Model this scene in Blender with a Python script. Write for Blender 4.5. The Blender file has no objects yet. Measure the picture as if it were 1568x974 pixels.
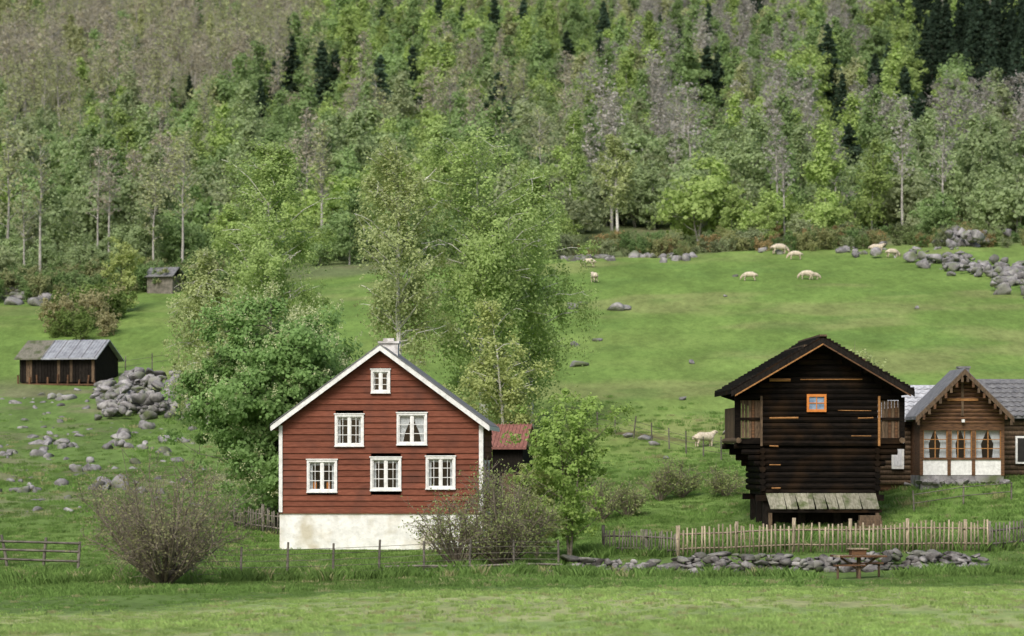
import bpy, math, numpy as np
from mathutils import Vector
F=4446.0; HR=700.0; ZC=4.15
scene=bpy.context.scene
# ------------------------------------------------------------ noise
_T=np.random.default_rng(3).random((256,256))
def vnoise(x,y,s):
    x=np.asarray(x,float)/s+1000; y=np.asarray(y,float)/s+1000
    xi=np.floor(x).astype(int); yi=np.floor(y).astype(int)
    fx=x-xi; fy=y-yi; fx=fx*fx*(3-2*fx); fy=fy*fy*(3-2*fy)
    a=_T[xi%256,yi%256];b=_T[(xi+1)%256,yi%256];c=_T[xi%256,(yi+1)%256];d=_T[(xi+1)%256,(yi+1)%256]
    return (a*(1-fx)+b*fx)*(1-fy)+(c*(1-fx)+d*fx)*fy
def fnoise(x,y,s): return (vnoise(x,y,s)+.5*vnoise(x,y,s/2.1)+.25*vnoise(x,y,s/4.3))/1.75
# ------------------------------------------------------------ terrain
YS=[60,80,100,116,118.5,121,130,140,150,165,200,230,260,300,400,600,800,1000]
COL={0:[1010,960,925,890,884,876,840,800,762,705,590,487,432,392,262,60,-110,-250],
     400:[1010,955,915,888,882,874,842,805,768,705,582,480,415,372,250,60,-110,-250],
     784:[1010,945,905,878,872,866,842,808,770,705,566,468,398,352,240,60,-110,-250],
     1000:[1010,942,903,884,880,856,832,795,752,694,562,464,390,350,240,60,-110,-250],
     1250:[1010,940,900,886,880,850,808,775,738,684,560,456,382,346,245,60,-110,-250],
     1480:[1010,940,900,880,872,848,800,733,712,670,554,450,378,346,250,60,-110,-250],
     1700:[1010,940,900,880,872,848,800,733,712,670,552,446,376,346,250,60,-110,-250]}
US=sorted(COL)
yy=np.arange(0,1200,0.5)
ZT=[]
for u in US:
    z=[ZC+(HR-r)/F*y for y,r in zip(YS,COL[u])]
    zz=np.interp(yy,YS,z)
    far=yy>1000; zz[far]=z[-1]+(yy[far]-1000)*.3
    out=zz.copy()
    for w,lo in ((3,0),(9,128),(40,180)):
        k=np.ones(w)/w; sm=np.convolve(np.pad(zz,(w//2,w-1-w//2),mode='edge'),k,'valid')
        bl=np.clip((yy-lo)/6,0,1); out=out*(1-bl)+sm*bl
    ZT.append(out)
ZT=np.array(ZT)
def height(x,y):
    x=np.asarray(x,float); y=np.asarray(y,float)
    u=784+F*x/np.maximum(y,1)
    u=np.clip(u,US[0],US[-1]); k=np.clip(np.searchsorted(US,u,side='right')-1,0,len(US)-2)
    usa=np.array(US,float); t=(u-usa[k])/(usa[k+1]-usa[k]); t=t*t*(3-2*t)
    yc=np.clip(y,0,1199)/.5; i=np.clip(np.floor(yc).astype(int),0,len(yy)-2); f=yc-i
    za=ZT[k,i]*(1-f)+ZT[k,i+1]*f; zb=ZT[k+1,i]*(1-f)+ZT[k+1,i+1]*f
    z=za*(1-t)+zb*t
    amp=np.interp(y,[0,50,120,150,250,300,500],[0.05,.14,.08,.25,.7,1.5,4.0])
    z=z+amp*(fnoise(x,y,np.where(y>260,22,14)*1.0)-.5)
    return z
def X(u,y): return (u-784)/F*y
def H1(u,y): return float(height(X(u,y),y))
def yrow(u,row,lo=60,hi=1000):
    a=np.arange(lo,hi,1.0); z=height((u-784)/F*a,a); r=HR-(z-ZC)*F/a
    i=np.argmax(r<=row) if (r<=row).any() else len(a)-1
    return float(a[i])
# ------------------------------------------------------------ materials
def newmat(name):
    m=bpy.data.materials.new(name); m.use_nodes=True; nt=m.node_tree; nt.nodes.clear()
    o=nt.nodes.new('ShaderNodeOutputMaterial'); return m,nt,o
def N(nt,t,**k):
    n=nt.nodes.new(t)
    for a,b in k.items(): setattr(n,a,b)
    return n
def noisemat(name,c1,c2,scale=5,rough=.85,stretch=(1,1,1),bump=0,c3=None,scale2=None,detail=5,metal=0,lo=.35,hi=.65,spec=.25,isl=0):
    m,nt,o=newmat(name); L=nt.links.new
    b=N(nt,'ShaderNodeBsdfPrincipled'); b.inputs['Roughness'].default_value=rough; b.inputs['Metallic'].default_value=metal
    b.inputs['Specular IOR Level'].default_value=spec
    tc=N(nt,'ShaderNodeTexCoord'); mp=N(nt,'ShaderNodeMapping'); mp.inputs['Scale'].default_value=stretch
    L(tc.outputs['Object'],mp.inputs[0])
    n=N(nt,'ShaderNodeTexNoise'); n.inputs['Scale'].default_value=scale; n.inputs['Detail'].default_value=detail; n.inputs['Roughness'].default_value=.65
    L(mp.outputs[0],n.inputs[0])
    r=N(nt,'ShaderNodeValToRGB'); e=r.color_ramp.elements
    e[0].position=lo; e[0].color=(*c1,1); e[1].position=hi; e[1].color=(*c2,1); L(n.outputs['Fac'],r.inputs[0])
    out=r.outputs[0]
    if c3:
        n2=N(nt,'ShaderNodeTexNoise'); n2.inputs['Scale'].default_value=scale2 or scale*.2; n2.inputs['Detail'].default_value=3
        L(tc.outputs['Object'],n2.inputs[0]); r2=N(nt,'ShaderNodeValToRGB'); r2.color_ramp.elements[0].position=.5; r2.color_ramp.elements[1].position=.68
        L(n2.outputs['Fac'],r2.inputs[0]); mx=N(nt,'ShaderNodeMix',data_type='RGBA'); L(r2.outputs[0],mx.inputs[0]); L(out,mx.inputs[6]); mx.inputs[7].default_value=(*c3,1); out=mx.outputs[2]
    if isl:
        g=N(nt,'ShaderNodeNewGeometry'); mr=N(nt,'ShaderNodeMapRange'); mr.inputs[3].default_value=1-isl; mr.inputs[4].default_value=1+isl; L(g.outputs['Random Per Island'],mr.inputs[0])
        sc=N(nt,'ShaderNodeVectorMath',operation='SCALE'); L(out,sc.inputs[0]); L(mr.outputs[0],sc.inputs['Scale']); out=sc.outputs[0]
    L(out,b.inputs['Base Color'])
    if bump:
        bp=N(nt,'ShaderNodeBump'); bp.inputs['Strength'].default_value=bump; bp.inputs['Distance'].default_value=.05; L(n.outputs['Fac'],bp.inputs['Height']); L(bp.outputs[0],b.inputs['Normal'])
    L(b.outputs[0],o.inputs[0]); return m
def leafmat(name,col=None,var=.35,scale=1.2,transl=.48,gain=1.0):
    m,nt,o=newmat(name); L=nt.links.new
    tc=N(nt,'ShaderNodeTexCoord'); n=N(nt,'ShaderNodeTexNoise'); n.inputs['Scale'].default_value=scale; n.inputs['Detail'].default_value=3
    n.inputs['Roughness'].default_value=.7
    L(tc.outputs['Object'],n.inputs[0])
    mr=N(nt,'ShaderNodeMapRange'); mr.inputs[1].default_value=.3; mr.inputs[2].default_value=.7; mr.inputs[3].default_value=(1-var)*gain; mr.inputs[4].default_value=(1+var)*gain
    L(n.outputs['Fac'],mr.inputs[0])
    mul=N(nt,'ShaderNodeVectorMath',operation='SCALE'); L(mr.outputs[0],mul.inputs['Scale'])
    if col is None:
        a=N(nt,'ShaderNodeAttribute',attribute_type='INSTANCER',attribute_name='tint'); L(a.outputs['Vector'],mul.inputs[0])
    else: mul.inputs[0].default_value=col
    d=N(nt,'ShaderNodeBsdfDiffuse'); t=N(nt,'ShaderNodeBsdfTranslucent'); L(mul.outputs[0],d.inputs[0])
    h=N(nt,'ShaderNodeVectorMath',operation='MULTIPLY'); h.inputs[1].default_value=(1.1,1.08,.8); L(mul.outputs[0],h.inputs[0]); L(h.outputs[0],t.inputs[0])
    mx=N(nt,'ShaderNodeMixShader'); mx.inputs[0].default_value=transl; L(d.outputs[0],mx.inputs[1]); L(t.outputs[0],mx.inputs[2]); L(mx.outputs[0],o.inputs[0])
    return m
GL=2.1
M={}
M['birchbark']=noisemat('birch_bark',(.09,.08,.07),(.66,.64,.58),3,stretch=(1,1,3),lo=.36,hi=.46)
M['bark']=noisemat('grey_bark',(.08,.07,.055),(.20,.18,.15),4)
M['twig']=noisemat('twig_bark',(.12,.10,.075),(.25,.215,.165),4)
M['forestbark']=noisemat('forest_bark',(.22,.21,.18),(.46,.44,.40),2)
M['sprucebark']=noisemat('spruce_bark',(.05,.04,.03),(.1,.08,.06),3)
M['fleaf']=leafmat('forest_leaf',None,.22,.6,gain=GL*1.06)  # gain raised a little so the leaf colour carries some haze
M['tuft']=leafmat('grass_blade',None,.15,2,.5,gain=1.7)
M['blossom']=leafmat('blossom',(.62,.66,.40),.1)
M['red']=noisemat('red_ochre_boards',(.135,.046,.029),(.205,.075,.047),3,.9,(.8,.8,5),.15,c3=(.115,.048,.034),scale2=.8,spec=.1,isl=.16)
M['white']=noisemat('white_paint',(.58,.58,.56),(.80,.80,.78),5,.6)
M['limewash']=noisemat('limewashed_stone',(.62,.62,.59),(.84,.83,.79),2.2,.9,bump=.9,c3=(.52,.48,.38),scale2=.8)
M['slate']=noisemat('slate_roof',(.10,.10,.105),(.2,.2,.2),4,.6)
M['redtile']=noisemat('red_tile',(.17,.075,.06),(.27,.12,.10),5,.7)
M['dark']=noisemat('dark_interior',(.012,.012,.012),(.03,.028,.025),2)
M['curtain']=noisemat('curtain',(.50,.51,.53),(.74,.75,.77),5,.9,(6,6,1))
M['tarlog']=noisemat('tarred_log',(.004,.0035,.003),(.012,.009,.007),2.5,.9,(1,1,6),.3,c3=(.022,.013,.007),scale2=.8,spec=.06,isl=.3)
M['ochrelog']=noisemat('ochre_log',(.20,.09,.028),(.40,.20,.07),5,.7,(1,1,5))
M['brownlog']=noisemat('brown_log',(.05,.026,.014),(.15,.078,.037),3,.75,(1,1,6),.2,isl=.2)
M['plank']=noisemat('weathered_plank',(.055,.038,.024),(.14,.095,.058),4,.85,(4,4,1),isl=.3)
M['mossyplank']=noisemat('mossy_planks',(.15,.145,.10),(.30,.29,.22),3,.9,(5,1,1),c3=(.08,.10,.04),scale2=1.6,isl=.25)
M['barnroof']=noisemat('old_turf_boards',(.10,.10,.075),(.20,.19,.15),3,.9,(5,1,1),c3=(.07,.085,.04),scale2=1.6,isl=.25)
M['orange']=noisemat('orange_paint',(.50,.16,.03),(.60,.22,.05),6,.6)
M['blueglass']=noisemat('blue_pane',(.10,.16,.25),(.25,.33,.42),5,.2)
M['tin']=noisemat('corrugated_tin',(.25,.26,.28),(.42,.44,.47),2,.45,metal=.2)
M['pale']=noisemat('pale_slate',(.30,.31,.33),(.52,.53,.55),6,.6,isl=.2)
M['blackwood']=noisemat('black_wood',(.008,.007,.006),(.022,.018,.015),4,.9,(4,4,1),spec=.08,isl=.3)
M['fence']=noisemat('fence_wood',(.17,.14,.095),(.38,.32,.225),3,.85,(4,4,.8),isl=.3)
M['fencegrey']=noisemat('old_fence_wood',(.08,.075,.06),(.20,.18,.15),3,.85,isl=.25)
M['stone']=noisemat('field_stone',(.11,.105,.105),(.32,.31,.31),2.2,.95,bump=.6,c3=(.10,.12,.06),scale2=1.1,isl=.3)
M['wallstone']=noisemat('wall_stone',(.055,.05,.046),(.27,.26,.25),1.6,.95,bump=.5,c3=(.06,.075,.035),scale2=.8,isl=.45)
M['wool']=noisemat('wool',(.42,.35,.26),(.66,.60,.48),12,.95)
M['sheepface']=noisemat('sheep_face',(.45,.36,.28),(.58,.47,.38),8,.9)
M['brick']=noisemat('rendered_chimney',(.55,.54,.52),(.72,.71,.69),5,.9,c3=(.3,.28,.26),scale2=2)
def glassmat():
    m,nt,o=newmat('window_glass'); t=N(nt,'ShaderNodeBsdfTransparent'); g=N(nt,'ShaderNodeBsdfGlossy'); g.inputs['Roughness'].default_value=.05
    t.inputs[0].default_value=(.85,.88,.88,1)
    mx=N(nt,'ShaderNodeMixShader'); mx.inputs[0].default_value=.13
    nt.links.new(t.outputs[0],mx.inputs[1]); nt.links.new(g.outputs[0],mx.inputs[2]); nt.links.new(mx.outputs[0],o.inputs[0]); return m
M['glass']=glassmat()
# ------------------------------------------------------------ mesh helpers
def link(o,parent=None):
    scene.collection.objects.link(o)
    if parent: o.parent=parent
    return o
def npmesh(name,V,faces,mats):
    me=bpy.data.meshes.new(name); V=np.asarray(V,np.float32)
    me.vertices.add(len(V)); me.vertices.foreach_set('co',V.ravel())
    loops=np.concatenate([f.ravel() for f,_ in faces]).astype(np.int32)
    tot=np.concatenate([np.full(len(f),f.shape[1]) for f,_ in faces]); st=np.concatenate([[0],np.cumsum(tot)[:-1]]).astype(np.int32)
    me.loops.add(len(loops)); me.loops.foreach_set('vertex_index',loops)
    me.polygons.add(len(tot)); me.polygons.foreach_set('loop_start',st)
    me.polygons.foreach_set('material_index',np.concatenate([np.full(len(f),m) for f,m in faces]).astype(np.int32))
    for m in mats: me.materials.append(m)
    me.update(calc_edges=True); return me
class Acc:
    def __init__(s): s.V=[];s.n=0;s.F=[]
    def add(s,V,Fc,m=0):
        s.V.append(np.asarray(V,float)); s.F.append((np.asarray(Fc)+s.n,m)); s.n+=len(V)
    def tube(s,P,R,sides=5,m=0):
        P=np.asarray(P,float); R=np.asarray(R,float); k=len(P)
        T=np.gradient(P,axis=0); T/=np.linalg.norm(T,axis=1,keepdims=True)+1e-9
        ref=np.where(np.abs(T[:,2:3])>.9,np.array([[1.,0,0]]),np.array([[0,0,1.]]))
        A=np.cross(T,ref); A/=np.linalg.norm(A,axis=1,keepdims=True)+1e-9; B=np.cross(T,A)
        a=np.arange(sides)/sides*2*math.pi
        V=(P[:,None]+R[:,None,None]*(A[:,None]*np.cos(a)[None,:,None]+B[:,None]*np.sin(a)[None,:,None])).reshape(-1,3)
        i=np.arange(k-1)[:,None]*sides; j=np.arange(sides)[None]; j2=(j+1)%sides
        Q=np.stack([i+j,i+j2,i+sides+j2,i+sides+j],-1).reshape(-1,4); s.add(V,Q,m)
    def leaves(s,C,size,rng,m=1,up=.4,asp=1.4,center=None,cw=2.0):
        n=len(C); Nn=rng.normal(size=(n,3)); Nn[:,2]+=up
        if center is not None:
            d=C-center; d/=np.linalg.norm(d,axis=1,keepdims=True)+1e-6; Nn+=d*cw
        Nn/=np.linalg.norm(Nn,axis=1,keepdims=True)
        A=np.cross(Nn,rng.normal(size=(n,3))); A/=np.linalg.norm(A,axis=1,keepdims=True)+1e-9; B=np.cross(Nn,A)
        sz=(size*rng.uniform(.6,1.3,n))[:,None]*.5
        V=np.stack([C-A*sz,C-B*sz*asp*.8+0,C+A*sz,C+B*sz*asp],1).reshape(-1,3)
        s.add(V,np.arange(4*n).reshape(-1,4),m)
    def mesh(s,name,mats): return npmesh(name,np.concatenate(s.V),s.F,mats)
def tree(seed,Ht,R,prof,nb=60,nl=20000,ls=.16,tr=.16,cb=.15,up=.5,droop=.3,clump=.16,barkm=None,leafm=None,weep=0,stems=1,lean=0,twigs=2,blossom=0,flat=.75,ncl=5,qmin=.25,wob_=.010,name='tree'):
    rng=np.random.default_rng(seed); A=Acc(); cl=[];cw=[]
    for st in range(stems):
        az0=rng.uniform(0,6.28); sp=(0 if stems==1 else R*.35)
        t=np.linspace(0,1,9); wob=np.cumsum(rng.normal(0,wob_*Ht,(9,2)),axis=0)*(t[:,None])
        hh=Ht*(1 if st==0 else rng.uniform(.75,.95))
        P=np.stack([wob[:,0]+sp*math.cos(az0)*t+lean*t,wob[:,1]+sp*math.sin(az0)*t,t*hh*.97],1)
        P[0,2]=-.3
        A.tube(P,tr*(1-.93*t**.8)*(1 if st==0 else .75),7 if ls<.25 else 4,0)
        for i in range(nb//stems):
            tt=cb+(1-cb)*rng.uniform(0,1)**.9
            z=min(tt,.97); base=np.array([np.interp(z,t,P[:,0]),np.interp(z,t,P[:,1]),z*hh*.97])
            L=R*prof((tt-cb)/(1-cb))*rng.uniform(.6,1.12); az=rng.uniform(0,6.28)
            s=np.linspace(0,1,6); upl=up*rng.uniform(.6,1.5)
            bp=base+np.stack([np.cos(az)*L*s,np.sin(az)*L*s,L*(upl*s-droop*s*s)],1)+np.cumsum(rng.normal(0,.035*L,(6,3)),axis=0)
            bp[0]=base
            A.tube(bp,np.linspace(min(tr*.34,.065)*(1-tt*.6),tr*.05,6),4 if ls<.25 else 3,0)
            for c in range(ncl):
                q=rng.uniform(qmin,1.05); p=np.array([np.interp(q,s,bp[:,k]) for k in range(3)])
                e=p+rng.normal(0,.13*L+.03*R,3)*[1,1,.8]; 
                cl.append(e); cw.append(.3+L/R)
                if c<twigs:
                    mid=(p+e)/2+rng.normal(0,.05,3); A.tube([p,mid,e],[tr*.08,tr*.05,tr*.025],3,0)
    cl=np.array(cl); cw=np.array(cw)
    if nl:
        cw=cw*rng.uniform(.1,1.9,len(cw)); idx=rng.choice(len(cl),nl,p=cw/cw.sum())
        cr=R*clump*rng.uniform(.5,1.4,len(cl))
        g=rng.normal(size=(nl,3)); g/=np.linalg.norm(g,axis=1,keepdims=True); g*=(rng.random((nl,1))**.45)*1.25
        off=g*cr[idx][:,None]*[1,1,flat]
        C=cl[idx]+off
        if weep: C[:,2]-=rng.exponential(weep,nl)*(rng.random(nl)<.6)
        keep=C[:,2]>.15; C=C[keep]; off=off[keep]
        ax=np.stack([C[:,0]*0,C[:,1]*0,Ht*.3+C[:,2]*.35],1)
        ax=ax-off*4
        A.leaves(C,ls,rng,1,center=ax,cw=1.8)
    mats=[barkm or M['bark'],leafm or M['fleaf']]
    if blossom:
        idx=rng.choice(len(cl),blossom//7); d=cl[idx]-[0,0,Ht*.4]; d/=np.linalg.norm(d,axis=1,keepdims=True)
        cc=cl[idx]+d*R*clump*rng.uniform(.9,1.6,(len(idx),1))+rng.normal(0,.12,(len(idx),3))
        cc=np.repeat(cc,7,0)+rng.normal(0,.06,(len(idx)*7,3))*[1,1,1.5]
        cc=cc[cc[:,2]>.5]
        A.leaves(cc,.075,rng,2); mats.append(M['blossom'])
    return A.mesh(name,mats)
def spruce(seed,Ht,R,name,dens=1.0):
    rng=np.random.default_rng(seed);A=Acc()
    t=np.linspace(0,1,6); A.tube(np.stack([t*0,t*0,t*Ht-.3],1),.14*(1-.95*t),5,0)
    C=[]; 
    nw=int(Ht*3.0)
    for w in range(nw):
        tt=(w+rng.uniform(0,.8))/nw*.95+.03; L0=R*(1-tt)**.8+.12
        for b in range(rng.integers(4,8)):
            if rng.random()>dens: continue
            az=rng.uniform(0,6.28);L=L0*rng.uniform(.6,1.2); s=np.linspace(0,1,5)
            z0=tt*Ht; P=np.stack([np.cos(az)*L*s,np.sin(az)*L*s,z0-.45*L*s+.25*L*s*s],1)
            A.tube(P,np.linspace(.03,.006,5),3,0)
            n=int(9+L*15); q=rng.uniform(.05,1.05,n)
            side=rng.normal(0,.16*L*(1.1-q)+.05,n)
            px=np.cos(az)*L*q-np.sin(az)*side; py=np.sin(az)*L*q+np.cos(az)*side; pz=z0-.45*L*q+.25*L*q*q-np.abs(rng.normal(0,.16,n))
            C.append(np.stack([px,py,pz],1))
    top=np.stack([rng.normal(0,.04,25),rng.normal(0,.04,25),Ht*rng.uniform(.93,1.0,25)],1); C.append(top)
    C=np.concatenate(C); A.leaves(C,.26,rng,1,up=.8,asp=1.8)
    return A.mesh(name,[M['sprucebark'],M['fleaf']])
def shrub(seed,Ht,R,name,nst=40,sub=10,nl=3000,leafm=None,ls=.08,upr=1.0,r0=.035):
    rng=np.random.default_rng(seed);A=Acc();ends=[]
    for i in range(nst):
        az=rng.uniform(0,6.28); rr=R*rng.uniform(.1,1.0)**.7; hh=Ht*rng.uniform(.6,1.0)*math.sqrt(max(.10,1-(rr/R)**2*.75))
        s=np.linspace(0,1,7); P=np.stack([np.cos(az)*rr*s**.75,np.sin(az)*rr*s**.75,hh*s**(1/upr)],1)+np.cumsum(rng.normal(0,.04*Ht,(7,3)),axis=0)*s[:,None]
        P[0,2]=-.1; A.tube(P,np.linspace(r0*rng.uniform(.6,1.6),.008,7),4,0)
        for j in range(sub):
            q=rng.uniform(.3,1); p=np.array([np.interp(q,s,P[:,k]) for k in range(3)]); L=Ht*rng.uniform(.10,.26)
            d=rng.normal(size=3)+[np.cos(az)*.6,np.sin(az)*.6,.7]; d/=np.linalg.norm(d)
            pts=p+np.outer([0,.5,1],d)*L+rng.normal(0,.03*Ht,(3,3))*[[0],[.5],[1]]
            A.tube(pts,[.014,.009,.005],3,0); ends+= [pts[1],pts[2]]
            for k in range(2):
                e=pts[1+k%2]+rng.normal(0,.13,3)*Ht*.35; A.tube([pts[1],(pts[1]+e)/2+rng.normal(0,.02,3),e],[.009,.006,.004],3,0); ends.append(e)
    ends=np.array(ends); 
    if nl:
        C=ends[rng.integers(0,len(ends),nl)]+rng.normal(0,.09,(nl,3)); C=C[C[:,2]>.1]; A.leaves(C,ls,rng,1)
    return A.mesh(name,[M['twig'],leafm or M['fleaf']])
def place(me,name,u,y,rot=0,dz=0,sc=1):
    o=bpy.data.objects.new(name,me); x=X(u,y); o.location=(x,y,float(height(x,y))+dz); o.rotation_euler=(0,0,rot); o.scale=(sc,sc,sc); return link(o)
# ------------------------------------------------------------ ground
nx=300
ya=np.concatenate([np.linspace(-15,55,20),np.linspace(56,270,340),np.linspace(272,1180,180)])
sa=np.linspace(-1,1,nx); Yg,Sg=np.meshgrid(ya,sa,indexing='ij'); Xg=Sg*(40+.30*np.maximum(Yg,0))
Zg=height(Xg,Yg)
V=np.stack([Xg,Yg,Zg],-1).reshape(-1,3); i=np.arange(len(ya)-1)[:,None]*nx+np.arange(nx-1)[None]; Q=np.stack([i,i+1,i+nx+1,i+nx],-1).reshape(-1,4)
def ss(a,b,v): return np.clip((v-a)/(b-a),0,1)**2*(3-2*np.clip((v-a)/(b-a),0,1))
Ug=784+F*Xg/np.maximum(Yg,1)
n1=fnoise(Xg,Yg,9); n2=fnoise(Xg+300,Yg,3.5); n3=fnoise(Xg,Yg+500,30)
def col(c): return np.array(c)[None,None]
fg=col((.215,.30,.100)); yel=col((.31,.335,.155)); rough=col((.115,.18,.052)); field=col((.178,.255,.068)); fieldd=col((.140,.22,.054)); forest=col((.13,.165,.07)); brown=col((.19,.165,.10))
C=fg+(yel-fg)*ss(.50,.75,fnoise(Xg*.35,Yg,5))[...,None]
def mixc(C,c,w): return C+(c-C)*w[...,None]
C=mixc(C,rough,ss(96,103,Yg+(n2-.5)*7+(1-ss(200,520,Ug))*9))
C=mixc(C,col((.15,.13,.07)),ss(110,113,Yg)*(1-ss(117,120,Yg))*ss(.5,.65,n2)*.8)
C=mixc(C,fieldd,ss(122,130,Yg)*(.45+.55*n2))
fld=field+(fieldd-field)*ss(.35,.65,fnoise(Xg*.5,Yg,14))[...,None]
fld=mixc(fld,col((.225,.25,.095)),ss(.52,.72,fnoise(Xg*.6+90,Yg,7))*.65)
fld=mixc(fld,col((.11,.185,.048)),ss(.58,.72,fnoise(Xg+40,Yg+77,4))*.5)
C=mixc(C,fld,ss(160,172,Yg+(n1-.5)*10))
lp=(1-ss(430,520,Ug))*(1-ss(196,206,Yg))*ss(134,145,Yg)
C=mixc(C,col((.122,.19,.054)),lp); C=mixc(C,col((.175,.175,.10)),lp*ss(.55,.7,n2)*.8)
edge=np.where(Ug<784,np.interp(Ug,[0,300,784],[243,246,255]),262)+(n1-.5)*14
w=ss(0,6,Yg-edge); C=mixc(C,forest,w); C=mixc(C,brown,w*ss(.55,.75,n2)*.5)
w=(1-ss(262,275,Yg))*ss(1050,1200,Ug); C=mixc(C,field,w*.6*ss(255,259,Yg))
C=mixc(C,col((.10,.07,.045)),(np.abs(Yg-(176-(Ug-860)*.036))<.6)*ss(850,870,Ug)*(1-ss(1000,1130,Ug))*.8)
C=np.concatenate([C,np.ones(C.shape[:2]+(1,))],-1)
me=npmesh('ground',V,[(Q,0)],[])
at=me.color_attributes.new('gcol','FLOAT_COLOR','POINT'); at.data.foreach_set('color',C.astype(np.float32).ravel())
me.polygons.foreach_set('use_smooth',np.ones(len(me.polygons),bool))
m,nt,o=newmat('grassland'); L=nt.links.new
b=N(nt,'ShaderNodeBsdfPrincipled'); b.inputs['Roughness'].default_value=.95; b.inputs['Specular IOR Level'].default_value=.05
a=N(nt,'ShaderNodeAttribute',attribute_name='gcol'); g=N(nt,'ShaderNodeNewGeometry')
mp=N(nt,'ShaderNodeMapping'); mp.inputs['Scale'].default_value=(1,.35,1); L(g.outputs['Position'],mp.inputs[0])
na=N(nt,'ShaderNodeTexNoise'); na.inputs['Scale'].default_value=1.6; na.inputs['Detail'].default_value=8; na.inputs['Roughness'].default_value=.8; L(mp.outputs[0],na.inputs[0])
mr=N(nt,'ShaderNodeMapRange'); mr.inputs[1].default_value=.3; mr.inputs[2].default_value=.7; mr.inputs[3].default_value=.66; mr.inputs[4].default_value=1.32; L(na.outputs['Fac'],mr.inputs[0])
sc_=N(nt,'ShaderNodeVectorMath',operation='SCALE'); L(a.outputs['Color'],sc_.inputs[0]); L(mr.outputs[0],sc_.inputs['Scale'])
nb_=N(nt,'ShaderNodeTexNoise'); nb_.inputs['Scale'].default_value=.28; nb_.inputs['Detail'].default_value=5; L(mp.outputs[0],nb_.inputs[0])
mr2=N(nt,'ShaderNodeMapRange'); mr2.inputs[1].default_value=.35; mr2.inputs[2].default_value=.65; mr2.inputs[3].default_value=.85; mr2.inputs[4].default_value=1.15; L(nb_.outputs['Fac'],mr2.inputs[0])
s2=N(nt,'ShaderNodeVectorMath',operation='SCALE'); L(sc_.outputs[0],s2.inputs[0]); L(mr2.outputs[0],s2.inputs['Scale'])
L(s2.outputs[0],b.inputs['Base Color'])
bp=N(nt,'ShaderNodeBump'); bp.inputs['Strength'].default_value=.7; bp.inputs['Distance'].default_value=.14; L(na.outputs['Fac'],bp.inputs['Height']); L(bp.outputs[0],b.inputs['Normal']); L(b.outputs[0],o.inputs[0])
me.materials.append(m); link(bpy.data.objects.new('ground',me))
# ------------------------------------------------------------ instancer
def scatter(name,protos,P,idx,rot,scl,tint):
    col_=bpy.data.collections.new(name+'_kinds')
    for k,pm in enumerate(protos):
        col_.objects.link(bpy.data.objects.new('%s_kind_%02d'%(name,k),pm))
    me=bpy.data.meshes.new(name); n=len(P); me.vertices.add(n); me.vertices.foreach_set('co',np.asarray(P,np.float32).ravel())
    a=me.attributes.new('idx','INT','POINT'); a.data.foreach_set('value',np.asarray(idx,np.int32))
    a=me.attributes.new('rot','FLOAT','POINT'); a.data.foreach_set('value',np.asarray(rot,np.float32))
    a=me.attributes.new('scl','FLOAT_VECTOR','POINT'); a.data.foreach_set('vector',np.asarray(scl,np.float32).ravel())
    a=me.attributes.new('tint','FLOAT_VECTOR','POINT'); a.data.foreach_set('vector',np.asarray(tint,np.float32).ravel())
    ob=link(bpy.data.objects.new(name,me))
    ng=bpy.data.node_groups.new(name,'GeometryNodeTree'); ng.interface.new_socket('Geometry',in_out='INPUT',socket_type='NodeSocketGeometry'); ng.interface.new_socket('Geometry',in_out='OUTPUT',socket_type='NodeSocketGeometry')
    gi=ng.nodes.new('NodeGroupInput'); go=ng.nodes.new('NodeGroupOutput'); ip=ng.nodes.new('GeometryNodeInstanceOnPoints'); ci=ng.nodes.new('GeometryNodeCollectionInfo')
    ci.inputs['Collection'].default_value=col_; ci.inputs['Separate Children'].default_value=True; ci.inputs['Reset Children'].default_value=True
    ip.inputs['Pick Instance'].default_value=True
    def na(nm,ty):
        q=ng.nodes.new('GeometryNodeInputNamedAttribute'); q.data_type=ty; q.inputs['Name'].default_value=nm; return q.outputs[0]
    cx=ng.nodes.new('ShaderNodeCombineXYZ'); l=ng.links.new
    l(gi.outputs[0],ip.inputs['Points']); l(ci.outputs[0],ip.inputs['Instance']); l(na('idx','INT'),ip.inputs['Instance Index'])
    l(na('rot','FLOAT'),cx.inputs[2]); l(cx.outputs[0],ip.inputs['Rotation']); l(na('scl','FLOAT_VECTOR'),ip.inputs['Scale']); l(ip.outputs[0],go.inputs[0])
    md=ob.modifiers.new('scatter','NODES'); md.node_group=ng; return ob
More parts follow.
